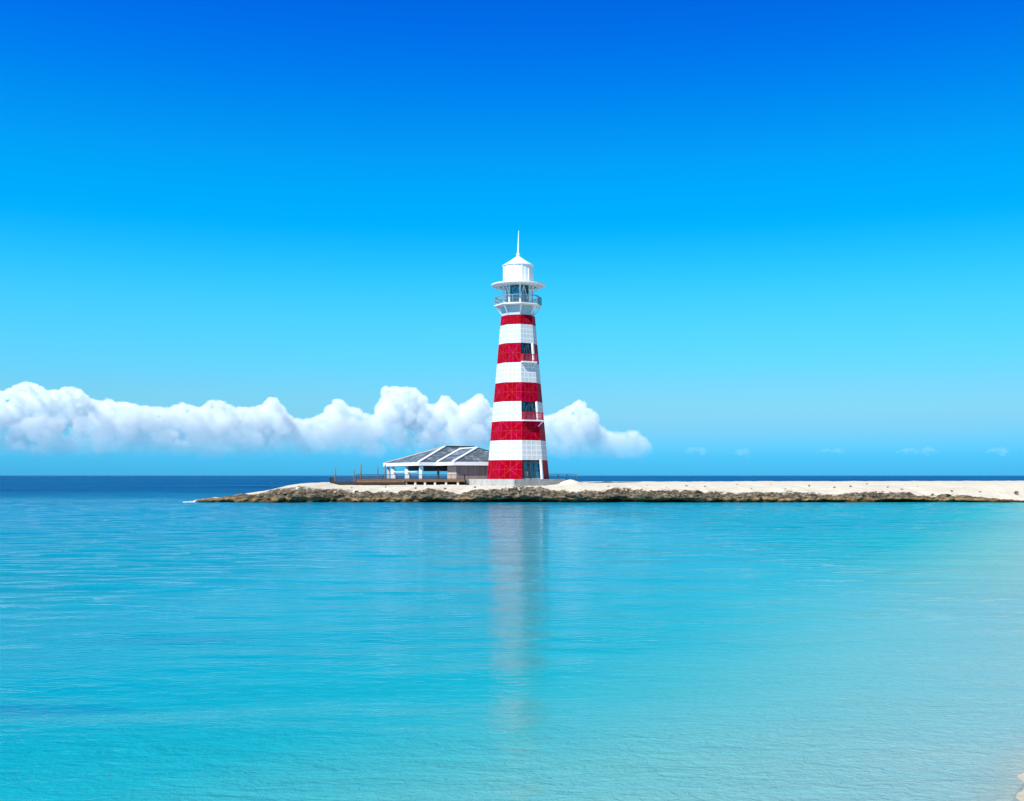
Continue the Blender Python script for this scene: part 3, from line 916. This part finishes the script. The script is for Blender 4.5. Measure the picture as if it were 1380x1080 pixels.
deck('timber_deck', 'low brown boardwalk with short dark railing at the left of the raised deck', 445, 545, 144.0, 146.9, 2.1, .28, (445, 480), .6, ())
mb = MB()
mb.prism([(xat(478, 149), 149.02), (-8.75, 149.02), (-13.4, 158.4), (-9, 166), (-20, 171), (-23, 160)], DZ - .3, DZ - .003)
tag(mb.build('pavilion_floor', M['timber']), 'broad timber floor under the open pavilion behind the railing', 'floor')
# low step between both decks
mb = MB(); mb.box(xat(481, 146.9), xat(545, 146.9), 146.55, 146.98, 2.11, 2.3)
tag(mb.build('step', M['post_timber']), 'long low timber step between the boardwalk and the raised deck', 'step')

# weathered posts on the decks
posts = [(452, 631, 144.6, 2.1, 'leftmost weathered timber post, above the low boardwalk railing', .19), (477, 633, 145.2, 2.1, 'short weathered post beside the end of the boardwalk railing', .15),
         (486.5, 625, 147.6, DZ, 'tallest weathered post, at the left corner of the raised deck', .18), (509, 629, 148.3, DZ, 'slim weathered post in the middle of the raised deck railing', .14),
         (519, 626, 148.6, DZ, 'weathered post just under the left tip of the pavilion eave', .17)]
for px, py, Yp, zb, lab, wd in posts:
    x = xat(px, Yp); zt = zat(py, Yp)
    mb = MB()
    prev = None
    n = 6
    for i in range(n):
        a = zb + (zt - zb) * i / n; b = zb + (zt - zb) * (i + 1) / n
        r0 = wd / 2 * (1 + .25 * nz(px, i * 1.7)); r1 = wd / 2 * (1 + .25 * nz(px, (i + 1) * 1.7))
        if i == n - 1: r1 *= .6
        mb.tube((x + .02 * nz(px, i, 3), Yp, a), (x + .02 * nz(px, i + 1, 3), Yp, b), r0, r1, 8)
    o = mb.build('timber_post', M['post_timber'], org=(x, Yp, zb))
    tag(o, lab, 'post', 'weathered timber posts standing on the decks')

# railing right of the lighthouse, behind the plinth
yr = 153.0
fr = empty('metal_railing', (xat(758, yr), yr, 1.95), 'short dark metal railing right of the lighthouse above the sand mound', 'railing')
q = Part(fr)
x0, x1 = xat(736, yr), xat(777.5, yr)
zt = zat(639.3, yr); zb = 1.9
mb = MB(); mb.bar((x0, yr, zt), (x1, yr, zt), .09, .08); q('top_rail', mb, M['dark_steel'])
for px in (739, 752, 764, 777):
    x = xat(px, yr); mb = MB(); mb.bar((x, yr, zb), (x, yr, zt), .11); q('post', mb, M['dark_steel'])
mb = MB()
for k in range(4): mb.bar((x0, yr, zt - .18 - k * .17), (x1, yr, zt - .18 - k * .17), .03)
q('wire', mb, M['dark_steel'])

# ---------------------------------------------------------------- rocks, mound, plant, foam
def rock_mesh(name, r, sq, seed, mat, rough=.35, sub=3):
    bm = bmesh.new(); bmesh.ops.create_icosphere(bm, subdivisions=sub, radius=1.0)
    for v in bm.verts:
        p = v.co.copy(); n = nz(p.x * 1.3 + seed, p.y * 1.3, p.z * 1.3, 4)
        v.co = Vector((p.x * sq[0], p.y * sq[1], p.z * sq[2])) * r * (1 + rough * n)
    me = bpy.data.meshes.new(name); bm.to_mesh(me); bm.free()
    for p in me.polygons: p.use_smooth = sub > 2
    me.materials.append(mat); o = bpy.data.objects.new(name, me); COL.objects.link(o); return o
x = xat(768.5, 139.5)
o = rock_mesh('sand_mound', 1.0, (1.62, 1.2, 1.0), 4.2, M['sand'], .12, 4); o.location = (x, 139.5, zat(647.0, 139.5) - 1.0)
tag(o, 'smooth rounded mound of pale sand right of the concrete plinth', 'mound')
x = xat(697, 135)
o = rock_mesh('rock', .36, (1.25, .9, .75), 9.1, M['green_rock'], .4); o.location = (x, 135, ground(x, 135) + .12)
tag(o, 'grey green boulder on the sand in front of the plinth corner', 'rock')
proto = rock_mesh('stone', .16, (1.25, 1.0, .7), 2.0, M['rock'], .5, 2)
spots = [(872, 654.4), (898, 657), (925, 655.5), (950, 656), (993, 653.6), (1012, 659), (1039, 653.3), (1058, 659.6), (1090, 655), (1124, 657.5), (1146, 656), (1168, 653), (1196, 657), (1215, 660), (1256, 668),
         (1236, 656), (1282, 662), (1300, 658), (1320, 664), (640, 657), (660, 660), (720, 659.5), (600, 659), (560, 658.5), (520, 657), (474, 658), (420, 655), (846, 659), (820, 656.5), (1180, 663)]
for i, (px, py) in enumerate(spots):
    o = proto if i == 0 else proto.copy()
    if i: COL.objects.link(o)
    Yy = 128.0
    for _ in range(12):                       # walk the sight line down to the sand
        zz = ground(xat(px, Yy), Yy); 
        Yy = min(150, max(124, Yy + (zat(py, Yy) - zz) * 12 * .5))
    xx = xat(px, Yy)
    o.location = (xx, Yy, ground(xx, Yy) + .03)
    o.rotation_euler = (random.uniform(0, .5), random.uniform(0, .5), random.uniform(0, 6))
    s = random.uniform(.35, 1.05); o.scale = (s * random.uniform(.9, 1.5), s, s)
    tag(o, 'small dark coral stone lying on the pale sand of the island', 'stone', 'small dark stones scattered over the sand')
# shrub at the far right end of the ledge
x = xat(1367.5, 128); zg_ = ground(x, 128) - .02
sh_ = empty('shrub', (x, 128, zg_), 'tiny dark green shrub on the beach at the far right end of the rock ledge', 'shrub')
q = Part(sh_)
mb = MB(); 
for k in range(5):
    a = k * 1.3; mb.tube((x, 128, zg_ - .1), (x + .12 * math.cos(a), 128 + .12 * math.sin(a), zg_ + .3), .02, .012, 5)
q('stem', mb, M['stem'])
mb = MB(); rnd = random.Random(3)
for k in range(120):
    p = Vector((rnd.gauss(0, .12), rnd.gauss(0, .12), rnd.uniform(.05, .55)))
    p.x += p.z * .25
    c = Vector((x, 128, zg_)) + p; s = rnd.uniform(.05, .11)
    d1 = Vector((rnd.uniform(-1, 1), rnd.uniform(-1, 1), rnd.uniform(-.6, 1))).normalized(); d2 = d1.cross(Vector((rnd.uniform(-1, 1), rnd.uniform(-1, 1), .3))).normalized()
    mb.quad([c - d1 * s, c + d2 * s * .45, c + d1 * s, c - d2 * s * .45])
q('foliage', mb, M['leaf'])
# white surf breaking on the island's tip
mb = MB()
rnd = random.Random(5)
for k in range(60):
    cx = -36.1 + rnd.gauss(0, .32); cy = FY + 1.3 + rnd.gauss(0, .5); s = rnd.uniform(.06, .15); hz = s * rnd.uniform(.4, .9)
    mb.lathe([(.01, -.05), (s, -.02), (s * .8, hz * .6), (.01, hz)], 7, cx, cy, rnd.uniform(0, 1))
for k in range(8):
    cx = -33.4 + rnd.gauss(0, .35); cy = FY + 6.5 + rnd.gauss(0, .3); s = rnd.uniform(.06, .13)
    mb.lathe([(.01, -.05), (s, -.02), (s * .8, s * 1.5), (.01, s * 2.6)], 7, cx, cy, rnd.uniform(0, 1))
tag(mb.build('surf', M['foam']), kind='stuff')

# ---------------------------------------------------------------- clouds
CY = 6000.0
PXM = CY / F
def cloud(name, prof, y_bot, rmin, rmax, n, dens, seed, zfade, vox=1.6, kind=None, depth=45, disp=6.0):
    rnd = random.Random(seed)
    bm = bmesh.new(); bmesh.ops.create_icosphere(bm, subdivisions=2, radius=1.0)
    bv = [tuple(v.co) for v in bm.verts]; bf = [tuple(v.index for v in f.verts) for f in bm.faces]; bm.free()
    x0, x1 = prof[0][0], prof[-1][0]
    V = []; Fc = []
    for i in range(n):
        px = rnd.uniform(x0, x1); top = lerp_tab(prof, px)
        tall = max(3.0, y_bot - top)
        k = i % 3
        r = rnd.uniform(rmin, rmin * 2.6) if k else rnd.uniform(rmin * 2, rmax)
        r = min(r, tall * .45)
        if k:                                   # small heads that draw the upper outline
            near = max(lerp_tab(prof, px + d * r) for d in (-.8, 0, .8))
            py = near + r * rnd.uniform(.8, 1.6) + (0 if k == 1 else rnd.random() ** 1.5 * tall * .8)
        else:
            py = top + r * 1.25 + rnd.random() * max(0, tall - 2.0 * r)
        Yc = CY + rnd.uniform(-1, 1) * depth * PXM * (1.0 if k else .6)
        c = (xat(px, Yc), Yc, zat(py, Yc))
        sx, sy, sz = r * PXM * rnd.uniform(.9, 1.25), r * PXM * 1.1, r * PXM
        nn = len(V)
        V += [(c[0] + v[0] * sx, c[1] + v[1] * sy, c[2] + v[2] * sz) for v in bv]
        Fc += [(a + nn, b + nn, d + nn) for a, b, d in bf]
    me = bpy.data.meshes.new(name); me.from_pydata(V, [], Fc)
    o = bpy.data.objects.new(name, me); COL.objects.link(o)
    md = o.modifiers.new('merge', 'REMESH'); md.mode = 'VOXEL'; md.voxel_size = vox * PXM; md.use_smooth_shade = True
    for k, (sz, st) in enumerate(((9, 1.0), (4.0, .8), (2.0, .5))):
        tx = bpy.data.textures.new(name + str(k), 'CLOUDS'); tx.noise_scale = sz * PXM; tx.noise_depth = 2
        dm = o.modifiers.new('billow' + str(k), 'DISPLACE'); dm.texture = tx; dm.strength = st * disp * PXM; dm.mid_level = .5; dm.texture_coords = 'GLOBAL'
    me.materials.append(cloud_mat(name + ' vapour', dens, zat(zfade[0], CY), zat(zfade[1], CY)))
    return o
BANK = [(-60, 535), (-20, 528), (0, 526), (15, 519), (28, 514), (48, 517), (62, 526), (75, 525), (88, 519), (105, 524), (122, 537), (138, 541), (142, 533), (150, 542), (165, 541), (190, 546), (205, 548), (225, 549), (240, 541), (255, 544),
        (268, 549), (280, 537), (300, 540), (318, 549), (340, 548), (352, 543), (362, 533), (374, 537), (382, 552), (396, 563), (415, 564), (430, 556), (443, 555), (446, 537), (462, 538), (470, 549), (480, 547), (492, 556), (508, 560), (512, 521), (530, 521), (560, 522), (568, 530), (576, 545), (588, 545),
        (594, 532), (606, 534), (614, 545), (628, 545), (640, 530), (652, 532), (656, 548), (690, 552), (736, 560), (748, 556), (765, 547), (780, 538), (792, 543), (797, 558), (808, 570), (822, 580), (840, 582), (852, 577), (864, 582), (870, 595)]
cb = cloud('cloud_bank', BANK, 620, 2.2, 16, 3600, .036, 11, (623, 560), vox=.9, disp=4.6)
tag(cb, kind='stuff')
for (c0, c1, ct, cbm, lab) in ((922, 954, 600, 608, 'faint low cloud puff just right of the cloud bank over the horizon'), (990, 1012, 602.5, 610, 'small roundish cloud puff low over the sea between two wider faint puffs'),
        (1100, 1140, 602.5, 609, 'thin flat cloud wisp low over the middle of the right hand sea'), (1208, 1268, 600.5, 609, 'widest faint row of cloud low over the sea at the right'), (1330, 1360, 601, 609, 'small cloud puff at the far right over the horizon')):
    w_ = c1 - c0
    pf = [(c0, cbm - 1), (c0 + w_ * .2, ct + 2.5), (c0 + w_ * .38, ct + 1.2), (c0 + w_ * .55, ct + 2.8), (c0 + w_ * .75, ct), (c1, cbm - 1)]
    o = cloud('cloud', pf, cbm, 2.0, 3.6, 60, .0019, int(c0), (760, 720), vox=.6, depth=6, disp=.8)
    tag(o, lab, 'cloud', 'small faint clouds low over the horizon')
